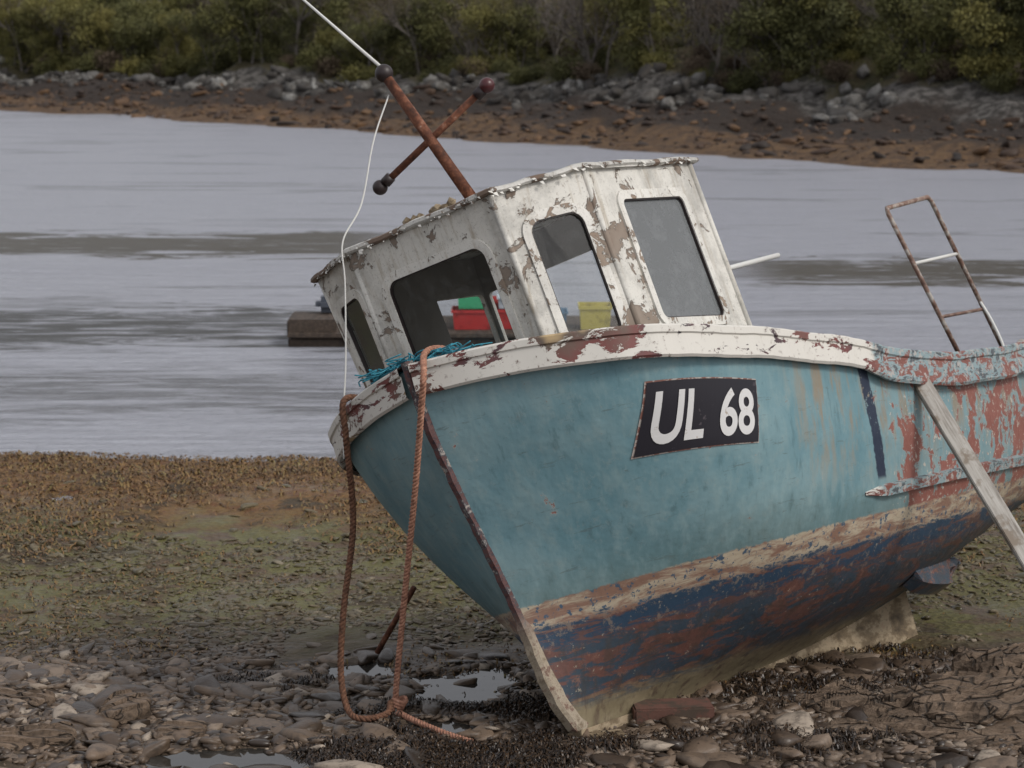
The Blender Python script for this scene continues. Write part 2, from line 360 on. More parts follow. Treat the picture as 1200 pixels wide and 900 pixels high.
mesh('bilge_keel',V,F,hull_m,boat)
# registration plate
PC=[(.07,1.975),(-.80,1.865),(-.78,1.49),(.07,1.57)]
def plate(u,w,off):
    x=(PC[0][0]*(1-u)+PC[1][0]*u)*w+(PC[3][0]*(1-u)+PC[2][0]*u)*(1-w)
    z=(PC[0][1]*(1-u)+PC[1][1]*u)*w+(PC[3][1]*(1-u)+PC[2][1]*u)*(1-w)
    return hull_xz(x,z,1,off)
def plategrid(name,u0,w0,u1,w1,off,mat,n=24):
    V=[];F=[]
    for i in range(n+1):
        for j in range(n+1): V.append(plate(u0+(u1-u0)*i/n,w0+(w1-w0)*j/n,off))
    for i in range(n):
        for j in range(n): a=i*(n+1)+j; F.append((a,a+n+1,a+n+2,a+1))
    mesh(name,V,F,mat,boat)
plategrid('number_plate_border',-.012,-.02,1.012,1.02,.006,lb_m); plategrid('number_plate',0,0,1,1,.011,black_m)
def letters(txt,u0,u1,w0,w1):
    cu=bpy.data.curves.new('t','FONT'); cu.body=txt; cu.size=1; cu.offset=.022; cu.resolution_u=6
    o=bpy.data.objects.new('t',cu); C.objects.link(o); bpy.context.view_layer.update()
    me=bpy.data.meshes.new_from_object(o.evaluated_get(bpy.context.evaluated_depsgraph_get())); bpy.data.objects.remove(o)
    bm=bmesh.new(); bm.from_mesh(me)
    for k in range(2): bmesh.ops.subdivide_edges(bm,edges=[e for e in bm.edges if e.calc_length()>.12],cuts=1)
    bmesh.ops.triangulate(bm,faces=bm.faces[:])
    xs=[v.co.x for v in bm.verts]; ys=[v.co.y for v in bm.verts]; a,b,c0,d=min(xs),max(xs),min(ys),max(ys)
    for v in bm.verts: v.co=plate(u0+(u1-u0)*(v.co.x-a)/(b-a),w0+(w1-w0)*(v.co.y-c0)/(d-c0),.016)
    me2=bpy.data.meshes.new('registration'); bm.to_mesh(me2); bm.free(); me2.materials.append(lett_m); link(bpy.data.objects.new('registration_letters',me2),boat)
letters('UL',.06,.44,.12,.86); letters('68',.58,.95,.12,.86)
# ---------------- wheelhouse
T_={'A0':(.05,-1.12,3.37),'AB':(.30,-.60,3.39),'BC':(.30,.60,3.38),'CD':(-.29,.93,3.44),'DA':(-1.60,.93,3.50),'SA':(-1.60,-1.05,3.47)}
B_={'A0':(-.10,-.99,2.12),'AB':(.10,-.60,2.12),'BC':(.10,.60,2.12),'CD':(-.40,.97,2.06),'DA':(-1.76,.97,2.0),'SA':(-1.76,-1.03,2.0)}
def rrect(u0,v0,u1,v1,ru,rv,n=6):
    pts=[]
    for (cx,cy,a0) in ((u1-ru,v1-rv,0),(u0+ru,v1-rv,90),(u0+ru,v0+rv,180),(u1-ru,v0+rv,270)):
        for k in range(n+1):
            a=math.radians(a0+90*k/n); pts.append((cx+ru*math.cos(a),cy+rv*math.sin(a)))
    return pts
def panel(name,l,r,win,rad,glass,outmat=None):
    bl,br,tl,tr=Vector(B_[l]),Vector(B_[r]),Vector(T_[l]),Vector(T_[r])
    W=((br-bl).length+(tr-tl).length)/2; Hh=(tl-bl).length
    mp=lambda u,v:(bl*(1-u)+br*u)*(1-v)+(tl*(1-u)+tr*u)*v
    nrm=(br-bl).cross(tl-bl).normalized()
    mid=(bl+br)/2-Vector((-.8,0,2.1))
    if nrm.dot(mid)<0: nrm=-nrm
    inner=rrect(*win,rad/W,rad/Hh)
    bm=bmesh.new(); ov=[bm.verts.new((x,y,0)) for x,y in ((0,0),(1,0),(1,1),(0,1))]; iv=[bm.verts.new((x,y,0)) for x,y in inner]
    es=[bm.edges.new((ov[i],ov[(i+1)%4])) for i in range(4)]+[bm.edges.new((iv[i],iv[(i+1)%len(iv)])) for i in range(len(iv))]
    bmesh.ops.triangle_fill(bm,use_beauty=True,edges=es)
    for v in bm.verts: v.co=mp(v.co.x,v.co.y)
    bmesh.ops.recalc_face_normals(bm,faces=bm.faces)
    if bm.faces and bm.faces[0].normal.dot(nrm)<0: bmesh.ops.reverse_faces(bm,faces=bm.faces)
    me=bpy.data.meshes.new(name); bm.to_mesh(me); bm.free(); me.materials.append(white_paint); me.materials.append(int_m); o=link(bpy.data.objects.new(name,me),boat)
    s=o.modifiers.new('s','SOLIDIFY'); s.thickness=.035; s.offset=-1; s.material_offset=1
    def ring(nm,ext,ins,th0,th1,mat):
        a=rrect(win[0]-ext/W,win[1]-ext/Hh,win[2]+ext/W,win[3]+ext/Hh,(rad+ext)/W,(rad+ext)/Hh); b=rrect(win[0]+ins/W,win[1]+ins/Hh,win[2]-ins/W,win[3]-ins/Hh,max(.01,rad-ins)/W,max(.01,rad-ins)/Hh)
        n=len(a); V=[mp(*p)+nrm*th0 for p in a]+[mp(*p)+nrm*(th1) for p in a]+[mp(*p)+nrm*(th1) for p in b]+[mp(*p)+nrm*(-.02) for p in b]; F=[]
        for i in range(n):
            j=(i+1)%n
            for k in range(3): F.append((k*n+i,k*n+j,(k+1)*n+j,(k+1)*n+i))
        mesh(nm,V,F,mat,boat)
    if glass:
        ring(name+'_frame',.055,.004,0,.016,frame_paint)
        ring(name+'_gasket',.002,.012,.004,.007,dark_m)
        V=[mp(*p)+nrm*(-.012) for p in inner]; mesh(name+'_glass',V,[tuple(range(len(V)))],glass,boat)
    tube(name+'_corner_post',[bl-nrm*.012,tl-nrm*.012],.022,white_paint,boat,8)
    return mp
panel('wheelhouse_starboard_bow_panel','A0','AB',(.20,.27,.84,.80),.07,glass_m)
panel('wheelhouse_front_panel','AB','BC',(.16,.22,.84,.79),.09,glass_m)
panel('wheelhouse_port_bow_panel','BC','CD',(.24,.20,.82,.82),.09,glass_m)
panel('wheelhouse_port_side','CD','DA',(.22,.26,.79,.84),.05,glassd_m)
panel('wheelhouse_aft_panel','DA','SA',(.42,.06,.965,.80),.03,None)
panel('wheelhouse_starboard_side','SA','A0',(.035,.06,.36,.80),.03,None)
order=['A0','AB','BC','CD','DA','SA']; cen=sum((Vector(T_[k]) for k in order),Vector())/6
V=[];F=[]; rings=[(1.035,-.012),(1.05,.0),(1.045,.022),(1.02,.032),(.8,.045),(.5,.06),(.2,.07)]
ol=[]
for i in range(6):
    a=Vector(T_[order[i]]); b=Vector(T_[order[(i+1)%6]])
    for k in range(8): ol.append(a.lerp(b,k/8))
for (sc,dz) in rings:
    for k,p in enumerate(ol):
        q=cen+(p-cen)*sc; q.z=p.z*min(1,sc)+(cen.z)*(1-min(1,sc))+dz+(.006*math.sin(k*1.7)if sc>1 else 0); V.append(q)
n=len(ol)
for r in range(len(rings)-1):
    for k in range(n): F.append((r*n+k,r*n+(k+1)%n,(r+1)*n+(k+1)%n,(r+1)*n+k))
F.append(tuple((len(rings)-1)*n+k for k in range(n))); F.append(tuple(reversed(range(n))))
mesh('wheelhouse_roof',V,F,roof_paint,boat)
V=[];F=[]
for _ in range(120):
    k=random.randrange(n); p=cen+(ol[k].lerp(ol[(k+1)%n],random.random())-cen)*1.05; p.z+=random.uniform(-.02,.02)
    s=random.uniform(.006,.022); t=(ol[(k+1)%n]-ol[k]).normalized(); o=(p-cen); o.z=0; o=o.normalized()
    b0=len(V); V+=[p-t*s,p+t*s*random.random(),p+t*s*.7+o*random.uniform(.003,.010)-Vector((0,0,s*random.uniform(.6,1.6))),p-t*s*.6+o*.006-Vector((0,0,s*random.uniform(.5,1.2)))]; F.append((b0,b0+1,b0+2,b0+3))
mesh('roof_paint_flakes',V,F,frame_paint,boat)
dv=[];df=[]
def rocklump(c,s,seed,sub=2):
    bm=bmesh.new(); bmesh.ops.create_icosphere(bm,subdivisions=sub,radius=1); rr=random.Random(seed)
    ph=[rr.uniform(0,6) for _ in range(6)]
    for v in bm.verts:
        d=1+.18*math.sin(v.co.x*3+ph[0])*math.sin(v.co.y*3.3+ph[1])+.12*math.sin(v.co.z*5+ph[2]+v.co.x*4)+rr.uniform(-.06,.06)
        v.co=Vector((v.co.x*d*s[0],v.co.y*d*s[1],v.co.z*d*s[2]))+Vector(c)
    V=[v.co.copy() for v in bm.verts]; F=[tuple(v.index for v in f.verts) for f in bm.faces]; bm.free(); return V,F
for i in range(9):
    v,f=rocklump((.24-random.uniform(0,.10),.22-i*.05,3.435+random.uniform(-.005,.02)),(.035,.04,.032),i,1); o=len(dv); dv+=v; df+=[tuple(a+o for a in q) for q in f]
mesh('roof_debris',dv,df,keel_m,boat)
mb,mt=Vector((-.38,.02,3.45)),Vector((-.20,-.31,4.52))
tube('mast',[mb,mb.lerp(mt,.5),mt],[.042,.038,.034],rust_m,boat,12)
tube('mast_crossbar',[(-.20,-.58,3.85),(-.4,.28,4.22)],.024,rust_m,boat,10)
def ball(name,c,r,mat,s=(1,1,1)):
    bm=bmesh.new(); bmesh.ops.create_uvsphere(bm,u_segments=20,v_segments=12,radius=r)
    for v in bm.verts: v.co=Vector((v.co.x*s[0],v.co.y*s[1],v.co.z*s[2]))+Vector(c)
    me=bpy.data.meshes.new(name); bm.to_mesh(me); bm.free(); me.materials.append(mat)
    for p in me.polygons: p.use_smooth=True
    return link(bpy.data.objects.new(name,me),boat)
redl=M('dark_red_lens'); redl_m=redl.set((.06,.012,.014),.35)
ball('masthead_light',mt+Vector((.0,-.01,.03)),.062,dark_m); ball('navigation_lamp_port',(-.41,.31,4.235),.052,redl_m); ball('navigation_lamp_starboard',(-.195,-.60,3.845),.052,dark_m)
tube('lamp_collar_port',[(-.39,.22,4.195),(-.402,.275,4.218)],.04,dark_m,boat); tube('lamp_collar_starboard',[(-.20,-.55,3.86),(-.21,-.50,3.885)],.04,dark_m,boat)
tube('antenna',[mt+Vector((0,0,.05)),mt+Vector((-.02,-.42,.62)),mt+Vector((-.04,-.95,1.35))],[.013,.010,.006],cord_m,boat,8)
tube('signal_cord',catmull([mt+Vector((.0,-.02,-.12)),(-.02,-.42,4.1),(.15,-.52,3.70),(.34,-.60,3.47),(.38,-.64,3.2),(.46,-.74,2.7),(.53,-.82,2.36),(.56,-.88,2.1)],8),.0055,cord_m,boat,6)
L0,L1,L2,L3=Vector((-4.83,.98,1.80)),Vector((-4.42,.9,3.17)),Vector((-5.27,.9,3.27)),Vector((-5.67,.98,1.80))
tube('gantry_hoop',[L0,L0.lerp(L1,.5),L1-(L1-L0)*.03,L1+(L2-L1)*.03,L2-(L2-L1)*.04,L2-(L2-L3)*.03,L3],.019,rail_m,boat,10)
for k,(a,b) in enumerate(((.33,.33),(.66,.66))): tube('gantry_rung_%d'%(k+1),[L0.lerp(L1,a),L3.lerp(L2,b)],.014,cord_m if k else rail_m,boat,8)
tube('gantry_hose',catmull([L3.lerp(L2,.38),L3.lerp(L2,.25)+Vector((.1,.06,0)),L3+Vector((.22,.08,.15)),L3+Vector((.3,.1,.02))],6),.012,cord_m,boat)
lash=[]
for i in range(7): lash.append([L3+Vector((.07*math.cos(a)+.02*i-.06,.07*math.sin(a),.04+.012*i)) for a in np.linspace(0,6.3,14)])
gn=M('green_lashing'); tubes('green_lashing',lash,.009,gn.set((.10,.20,.15),.8),boat)
tube('stern_post',[L3+Vector((.25,.05,-.02)),L3+Vector((-.3,.02,.16))],.035,plank_m,boat)
tube('boom',[(-1.5,.2,2.78),(-3.63,.3,3.0)],.02,cord_m,boat,8)
net=[]
for i in range(110):
    c0=Vector((random.uniform(.48,.74),random.uniform(-.36,.32),0)); c0.z=sheer(c0.x)+random.uniform(.035,.10); net.append(catmull([c0+Vector((random.uniform(-.08,.08),random.uniform(-.12,.12),random.uniform(-.02,.035))) for _ in range(5)],4))
tubes('teal_net',net,.0045,teal_m,boat,5)
V=[];F=[]
for i in range(5):
    v,f=rocklump((random.uniform(.30,.45),.0+i*.10,sheer(.4)+.06),(.06,.07,.055),i+40); o=len(V);V+=v;F+=[tuple(a+o for a in q) for q in f]
cm=M('canvas_bundle'); n=cm.noise(12,5); mesh('bow_bundle',V,F,cm.set(cm.mix(cm.step(n,.45,.55),(.28,.25,.21),(.07,.05,.05)),.9),boat,True)
def w(p): return BW@Vector(p)
# ---------------------------------------------------------------- ground function
def G0(x,y):
    x=np.asarray(x,dtype=float);y=np.asarray(y,dtype=float)
    t=np.clip((y-13.4)/4.6,0,1); base=-.44*(t*t*(3-2*t))*.6-.44*.4*t
    base=base-np.clip((y-18)/6.8,0,1)*.06-np.clip((y-24.8)/3,0,1)*.8-np.clip((y-24.3)/20,0,1)*1.5
    nz=fbm(x,y,.5,3,1)*.10+fbm(x,y,2.2,3,5)*.05
    return base+nz*np.clip(1-(y-24)/3,.0,1)*np.clip((28-y)/8+.25,.25,1)+.03*np.clip((y-19)/2,0,1)*np.clip((24.6-y)/1.5,0,1)
PUD=[(-.38,14.45,.42,.34),(-1.05,15.35,.34,.30),(-1.70,12.95,.62,.26),(-.5,13.5,.3,.15),(-.2,15.1,.3,.4),(-.62,14.95,.2,.2)]
PL=[float(G0(p[0],p[1])) for p in PUD]
def prad(x,y,p): return np.sqrt(((x-p[0])/p[2])**2+((y-p[1])/p[3])**2)+.25*fbm(x,y,3.5,2,8)
def G(x,y):
    z=G0(x,y)
    for p,lv in zip(PUD,PL):
        r=prad(x,y,p); w_=np.clip((1.6-r)/.6,0,1); w_=w_*w_*(3-2*w_)
        z=z*(1-w_)+(lv-.05+.07*np.clip(r-.2,0,1.5)**2+fbm(x,y,6,2,3)*.035)*w_
    return z
def inpud(x,y):
    m=np.zeros(len(x),bool)
    for p in PUD: m|=prad(x,y,p)<.85
    return m
gz=float(G(-.76,13.96)); rope('bow_rope',[w((.45,.2,2.42)),w((.58,.14,2.53)),w((.74,.12,2.52)),(-.53,13.15,2.34),(-.545,13.18,2.15),(-.60,13.4,1.55),(-.69,13.7,.75),(-.76,13.9,gz+.05),(-.70,13.7,float(G(-.7,13.7))+.03),(-.45,13.4,float(G(-.45,13.4))+.04),(-.25,13.2,float(G(-.25,13.2))+.03)],rope_m)
rope('slack_rope',[w((.40,-.62,2.40)),w((.66,-.66,2.44)),w((.70,-.70,2.2)),(-1.02,13.9,1.25),(-1.08,13.8,.7),(-1.10,13.75,.3),(-1.05,13.65,.08),(-.95,13.55,.05),(-.80,13.62,.06),(-.78,13.75,.10)],rope2_m,R=.022)
knots=[]
for i in range(4): knots.append([Vector((-.76+.045*math.cos(t)+.01*i,13.88+.04*math.sin(t),gz+.04+.018*i+.01*math.sin(2*t))) for t in np.linspace(0,6.3,12)])
tubes('rope_knot',knots,.014,rope_m)
pt=w((-2.98,1.46,1.66)); pf=Vector((3.95,13.5,-.05)); dr=(pf-pt).normalized()
zax=dr; xax=Vector((1,0,0)); xax=(xax-zax*xax.dot(zax)).normalized(); yax=zax.cross(xax)
o=box('support_plank',(0,0,0),(.125,.05,(pf-pt).length+.1),plank_m,None,.006); o.matrix_world=Matrix.Translation((pt+pf)/2)@Matrix((xax,yax,zax)).transposed().to_4x4()
blk=M('red_painted_timber'); n=blk.noise(5,6,.7); blk_m=blk.set(blk.mix(blk.step(n,.46,.56),(.11,.05,.036),(.06,.04,.028)),.8,blk.bump(n,.7,.012))
box('timber_block',(1.03,13.75,.02),(.52,.22,.14),blk_m,None,.012,Matrix.Rotation(math.radians(6),3,'Z')); box('timber_block',(.60,13.26,-.01),(.24,.18,.11),keel_m,None,.012,Matrix.Rotation(.3,3,'Z'))
tube('rusty_anchor_bar',[(-.98,15.6,-.12),(-.70,15.4,.42)],.022,rust_m,None,8)
# ---------------------------------------------------------------- ground
def axis(a,b,core0,core1,d,gr=1.25):
    c=list(np.arange(core0,core1,d)); s=d; x=c[-1]
    while x<b: s*=gr; x+=s; c.append(x)
    s=d; x=c[0]; L=[]
    while x>a: s*=gr; x-=s; L.append(x)
    return np.array(L[::-1]+c)
gx=axis(-900,900,-7,7.5,.055); gy=axis(-60,1500,11,25.5,.06)
XX,YY=np.meshgrid(gx,gy); ZZ=G(XX,YY)
V=np.stack([XX,YY,ZZ],-1).reshape(-1,3); nx_,ny_=len(gx),len(gy)
ii,jj=np.meshgrid(np.arange(ny_-1),np.arange(nx_-1),indexing='ij'); a=(ii*nx_+jj).ravel(); F=np.stack([a,a+1,a+nx_+1,a+nx_],-1)
gm=M('beach_ground'); X,Y_,Z=gm.sep(); n1=gm.noise(.9,5,.6); n2=gm.noise(7,6,.7); n3=gm.noise(45,5,.7); vo=gm.voro(16); vc=gm.voro(16,out='Color'); vcs=gm.sep(vc)[0]; n4=gm.noise(2.4,6,.7)
near=gm.mix(vcs,(.048,.034,.024),(.10,.072,.048)); near=gm.mix(gm.step(n2,.5,.65),near,(.037,.027,.018))
weed=gm.mix(n3,(.075,.040,.014),(.205,.112,.036)); weed=gm.mix(gm.step(n2,.5,.6),weed,(.11,.045,.017)); green=gm.mix(n2,(.058,.056,.018),(.150,.138,.045))
yy=gm.math('ADD',Y_,gm.math('MULTIPLY',gm.math('SUBTRACT',n1,.5),5))
c=gm.mix(gm.mul(gm.step(yy,15.4,18.2),.9),near,green); c=gm.mix(gm.mul(gm.step(n4,.48,.58),gm.step(yy,15.6,18)),c,gm.mix(n3,(.048,.032,.02),(.12,.08,.045)))
c=gm.mix(gm.step(yy,20.4,22.2),c,weed); c=gm.mix(gm.step(n1,.56,.64),c,gm.mix(n3,(.030,.022,.014),(.075,.052,.026)))
gnd_m=gm.set(c,gm.ramp(n1,[(.35,(.35,)*3),(.6,(.8,)*3)]),gm.bump(vo,.6,.03,gm.bump(n3,.6,.012)),.4)
fastmesh('ground',V,F,gnd_m,smooth=True)
pw=M('puddle_water'); pud_m=pw.set((.03,.028,.025),.04,pw.bump(pw.noise(9,3),.08,.01))
V=[];F=[]
for (cx,cy,rx,ry),lv in zip(PUD,PL):
    b0=len(V); V.append((cx,cy,lv-.012))
    for k in range(40):
        t=k/40*2*math.pi; rr=1.12+.18*math.sin(3*t+cx*5)+.1*math.sin(7*t+cy); V.append((cx+rx*rr*math.cos(t),cy+ry*rr*math.sin(t),lv-.012))
    for k in range(40): F.append((b0,b0+1+k,b0+1+(k+1)%40))
mesh('puddle',V,F,pud_m)
# ---------------------------------------------------------------- stones
def stones(name,xs,ys,size,mat,sub=0,zoff=-.1,flat=(.25,.6),jit=.22,parent=None,hfun=G,pwr=.75,tilt=.22):
    bm=bmesh.new(); bmesh.ops.create_icosphere(bm,subdivisions=sub+1,radius=1); bm.verts.ensure_lookup_table()
    base=np.array([v.co[:] for v in bm.verts]); fc=np.array([[v.index for v in f.verts] for f in bm.faces]); bm.free()
    n=len(xs); nv=len(base); r=rng
    a=r.uniform(0,6.28,n); ca,sa=np.cos(a)[:,None],np.sin(a)[:,None]
    b0=np.stack([base[None,:,0]*ca-base[None,:,1]*sa,base[None,:,0]*sa+base[None,:,1]*ca,np.repeat(base[None,:,2],n,0)],-1)
    Vv=b0*(1+jit*r.standard_normal((n,nv,1)).clip(-1.6,1.6))
    Vv=np.sign(Vv)*np.abs(Vv)**pwr
    Vv[...,0]+=Vv[...,1]*r.normal(0,.3,n)[:,None]
    for q in range(3):
        d=r.normal(0,1,(n,1,3)); d[...,2]*=.3; d/=np.linalg.norm(d,axis=-1,keepdims=True); dist=(Vv*d).sum(-1,keepdims=True); lim=r.uniform(.45,.9,(n,1,1)); Vv=Vv-d*np.clip(dist-lim,0,None)
    sc=np.stack([size*r.uniform(.8,1.5,n),size*r.uniform(.5,.95,n),size*r.uniform(flat[0],flat[1],n)],-1); Vv=Vv*sc[:,None]
    a=r.uniform(0,6.28,n); t=r.normal(0,tilt,n); t2=r.normal(0,tilt,n)
    x,y,z=Vv[...,0],Vv[...,1],Vv[...,2]
    y,z=y*np.cos(t)[:,None]-z*np.sin(t)[:,None],y*np.sin(t)[:,None]+z*np.cos(t)[:,None]
    x,z=x*np.cos(t2)[:,None]-z*np.sin(t2)[:,None],x*np.sin(t2)[:,None]+z*np.cos(t2)[:,None]
    x,y=x*np.cos(a)[:,None]-y*np.sin(a)[:,None],x*np.sin(a)[:,None]+y*np.cos(a)[:,None]
    P=np.stack([x+xs[:,None],y+ys[:,None],z+(hfun(xs,ys)+size*flat[0]*(.5+zoff))[:,None]],-1).reshape(-1,3)
    Fc=(fc[None]+(np.arange(n)*nv)[:,None,None]).reshape(-1,3)
    return fastmesh(name,P,Fc,mat,parent,{'rnd':np.repeat(r.random(n),nv)})
st=M('shore_stone'); rn=st.attr('rnd'); n2=st.noise(14,5,.65); Yst=st.sep()[1]
c=st.ramp(rn,[(0,(.028,.020,.015)),(.3,(.075,.052,.036)),(.55,(.110,.077,.052)),(.75,(.155,.110,.077)),(.92,(.195,.148,.11)),(.985,(.32,.265,.21))]); c=st.mix(st.math('MULTIPLY',st.step(n2,.45,.65),.6),c,(.035,.026,.020)); 
far=st.step(Yst,15.5,18.5); c=st.mix(st.math('MULTIPLY',far,.55),c,(.090,.080,.032))
stone_m=st.set(c,st.ramp(rn,[(0,(.3,)*3),(1,(.65,)*3)]),st.bump(n2,.6,.012),.45)
def scatter(n,y0,y1,margin=1.12,pw=1.0):
    ys=y0+(y1-y0)*rng.random(n)**pw; xs=(rng.random(n)*2-1)*ys*.235*margin*1.04; 
    return xs,ys
def dry(xs,ys,*o):
    k=~inpud(xs,ys); return (xs[k],ys[k])+tuple(q[k] for q in o)
xs,ys=scatter(16000,11.6,15.5); sz=.014+.060*rng.random(len(xs))**2.2; stones('shore_stones',*dry(xs,ys,sz),stone_m,0,-.1,(.18,.42))
xs,ys=scatter(17000,15.2,20.5); sz=.012+.042*rng.random(len(xs))**2.5; k=(fbm(xs,ys,.6,3,9)>-.25); stones('shore_stones',xs[k],ys[k],sz[k],stone_m,0,-.1,(.18,.4))
xs,ys=scatter(750,11.8,16); sz=.06+.11*rng.random(len(xs))**2; stones('shore_cobbles',*dry(xs,ys,sz),stone_m,1,-.25,(.16,.34),.07,None,G,.6,.16)
xs,ys=scatter(260,16,23); sz=.04+.06*rng.random(len(xs))**2; stones('shore_cobbles',xs,ys,sz,stone_m,1,-.25,(.16,.34),.07,None,G,.6,.16)
ro=M('bedrock'); vv=ro.map(ro.obj(),(1.2,3.0,5),rot=(0,.15,.25)); n=ro.noise(3,9,.75,vv,.4); n2=ro.noise(26,6,.75); vcr=ro.voro(3.2,ro.map(ro.obj(),(1,2.6,2),rot=(0,0,.3)),'DISTANCE_TO_EDGE')
cr=ro.step(vcr,.05,.0); rc=ro.ramp(n,[(.3,(.04,.03,.021)),(.45,(.13,.09,.060)),(.58,(.22,.155,.106)),(.72,(.30,.235,.18))]); rc=ro.mix(ro.mul(ro.step(n2,.52,.68),.5),rc,(.06,.043,.032)); rc=ro.mix(ro.mul(cr,.8),rc,(.02,.014,.010))
rock_m=ro.set(rc,.65,ro.bump(cr,.8,-.04,ro.bump(n,.8,.05,ro.bump(n2,.8,.015))))
def slab(name,c,s,ang,seed,tilt=0):
    bm=bmesh.new(); bmesh.ops.create_cube(bm,size=2); bmesh.ops.subdivide_edges(bm,edges=bm.edges[:],cuts=34,use_grid_fill=True); so_=Vector((seed*3.7,seed*1.3,seed))
    for v in bm.verts:
        q=v.co.copy(); r=(abs(q.x)**6+abs(q.y)**6+abs(q.z)**6)**(1/6); q/=max(r,1e-6); q*=max(abs(v.co.x),abs(v.co.y),abs(v.co.z))
        p=Vector((q.x*s[0],q.y*s[1],q.z*s[2]*1.5))
        d=.22*mnoise.noise(p*2.2+so_)+.12*mnoise.noise(p*5+so_)+.05*mnoise.noise(p*13+so_)+.03*mnoise.noise(p*30+so_)
        st_=(q.y*s[1]*9+q.x*s[0]*2+mnoise.noise(p*1.6+so_)*2.0); lay=(math.floor(st_)-st_)*.30
        v.co=Vector((q.x*s[0]*(1+d),q.y*s[1]*(1+d*1.4),q.z*s[2]*(1+d*2)+lay*s[2]*.9*(1 if q.z>0 else 0)))
    bmesh.ops.rotate(bm,verts=bm.verts,matrix=Matrix.Rotation(ang,3,'Z')@Matrix.Rotation(tilt,3,'Y')); bmesh.ops.translate(bm,verts=bm.verts,vec=c)
    me=bpy.data.meshes.new(name); bm.to_mesh(me); bm.free(); me.materials.append(rock_m)
    return link(bpy.data.objects.new(name,me))
slab('rock_slab',(3.05,13.85,.0),(.78,.32,.18),.22,1,-.12); slab('rock_slab',(2.45,13.45,-.03),(.45,.18,.12),-.1,2); slab('rock_slab',(3.4,13.3,-.02),(.55,.22,.13),.3,3,-.1); slab('rock_slab',(3.5,14.7,-.12),(.45,.25,.24),.5,5)
slab('rock_slab',(2.15,14.2,-.12),(.24,.16,.13),.6,6); slab('rock_slab',(-3.0,13.3,-.05),(.26,.15,.10),.3,7); slab('rock_slab',(-2.55,13.9,-.06),(.20,.13,.10),1.2,8); slab('rock_slab',(-2.1,13.5,-.05),(.16,.10,.07),.2,9); slab('rock_slab',(-3.3,14.2,-.05),(.24,.12,.08),-.3,10)
# ---------------------------------------------------------------- seaweed
def weeds(name,xs,ys,mat,L=(.05,.14),wd_=.006,lift=.035,h=G,z0=0.0):
    n=len(xs); a=rng.uniform(0,6.28,n); ln=rng.uniform(*L,n); k=5; t=np.linspace(0,1,k); bend=rng.normal(0,1.2,n)
    ang=a[:,None]+bend[:,None]*t[None]; px=xs[:,None]+np.cumsum(np.cos(ang),1)*(ln/k)[:,None]; py=ys[:,None]+np.cumsum(np.sin(ang),1)*(ln/k)[:,None]
    up=rng.uniform(.2,1,n)*lift; pz=h(px,py)+z0+np.sin(t*math.pi)[None]*up[:,None]+rng.uniform(0,.5,n)[:,None]*lift
    w_=wd_*rng.uniform(.6,1.8,n); nx=-np.sin(ang)*w_[:,None]; ny=np.cos(ang)*w_[:,None]
    A=np.stack([px-nx,py-ny,pz],-1); B=np.stack([px+nx,py+ny,pz+rng.normal(0,.3,(n,k))*w_[:,None]],-1)
    V=np.stack([A,B],2).reshape(-1,3); f=[]
    for i in range(k-1): f.append([2*i,2*i+1,2*i+3,2*i+2])
    F=(np.array(f)[None]+(np.arange(n)*2*k)[:,None,None]).reshape(-1,4)
    return fastmesh(name,V,F,mat,None,{'rnd':np.repeat(rng.random(n),2*k)})
def wm(name,stops,ro_=.45):
    m=M(name); m.set(m.ramp(m.attr('rnd'),stops),ro_); return m.m
wdark=wm('dark_wrack',[(0,(.012,.008,.006)),(.6,(.030,.019,.012)),(.9,(.06,.035,.018))],.4)
wochre=wm('ochre_wrack',[(0,(.045,.025,.010)),(.4,(.12,.062,.021)),(.7,(.19,.105,.032)),(1,(.16,.125,.04))],.55)
def clumps(cs,n):
    xs=[];ys=[]
    for (cx,cy,rx,ry,wt) in cs:
        m=int(n*wt); r=np.sqrt(rng.random(m)); t=rng.uniform(0,6.28,m); xs.append(cx+rx*r*np.cos(t)*(1+.3*np.sin(3*t))); ys.append(cy+ry*r*np.sin(t)*(1+.3*np.cos(4*t)))
    return np.concatenate(xs),np.concatenate(ys)
xs,ys=clumps([(-.75,13.0,.5,.35,1.1),(-.3,12.7,.6,.3,1.0),(.2,13.05,.5,.2,.6),(1.5,13.2,.8,.22,.35),(1.6,14.5,1.0,.5,.6),(2.8,15.6,1.2,.7,.5),(.1,14.0,.35,.3,.4),(-1.7,14.9,.4,.3,.1),(-.6,14.0,.5,.25,.3)],5500)
k=fbm(xs,ys,3.5,3,31)+rng.normal(0,.10,len(xs))>-.14; weeds('dark_seaweed',xs[k],ys[k],wdark,(.03,.12),.0035,.045)
xs,ys=scatter(42000,19.0,25.0,1.1,.8); k=fbm(xs,ys,.5,3,4)*1.0+(ys-21.6)*.16+rng.normal(0,.22,len(xs))>0; weeds('ochre_seaweed',xs[k],ys[k],wochre,(.04,.14),.006,.035)
xs,ys=scatter(14000,14.5,20,1.1); k=fbm(xs,ys,.8,3,14)+rng.normal(0,.12,len(xs))>.15; weeds('ochre_seaweed',xs[k],ys[k],wochre,(.03,.10),.004,.025)
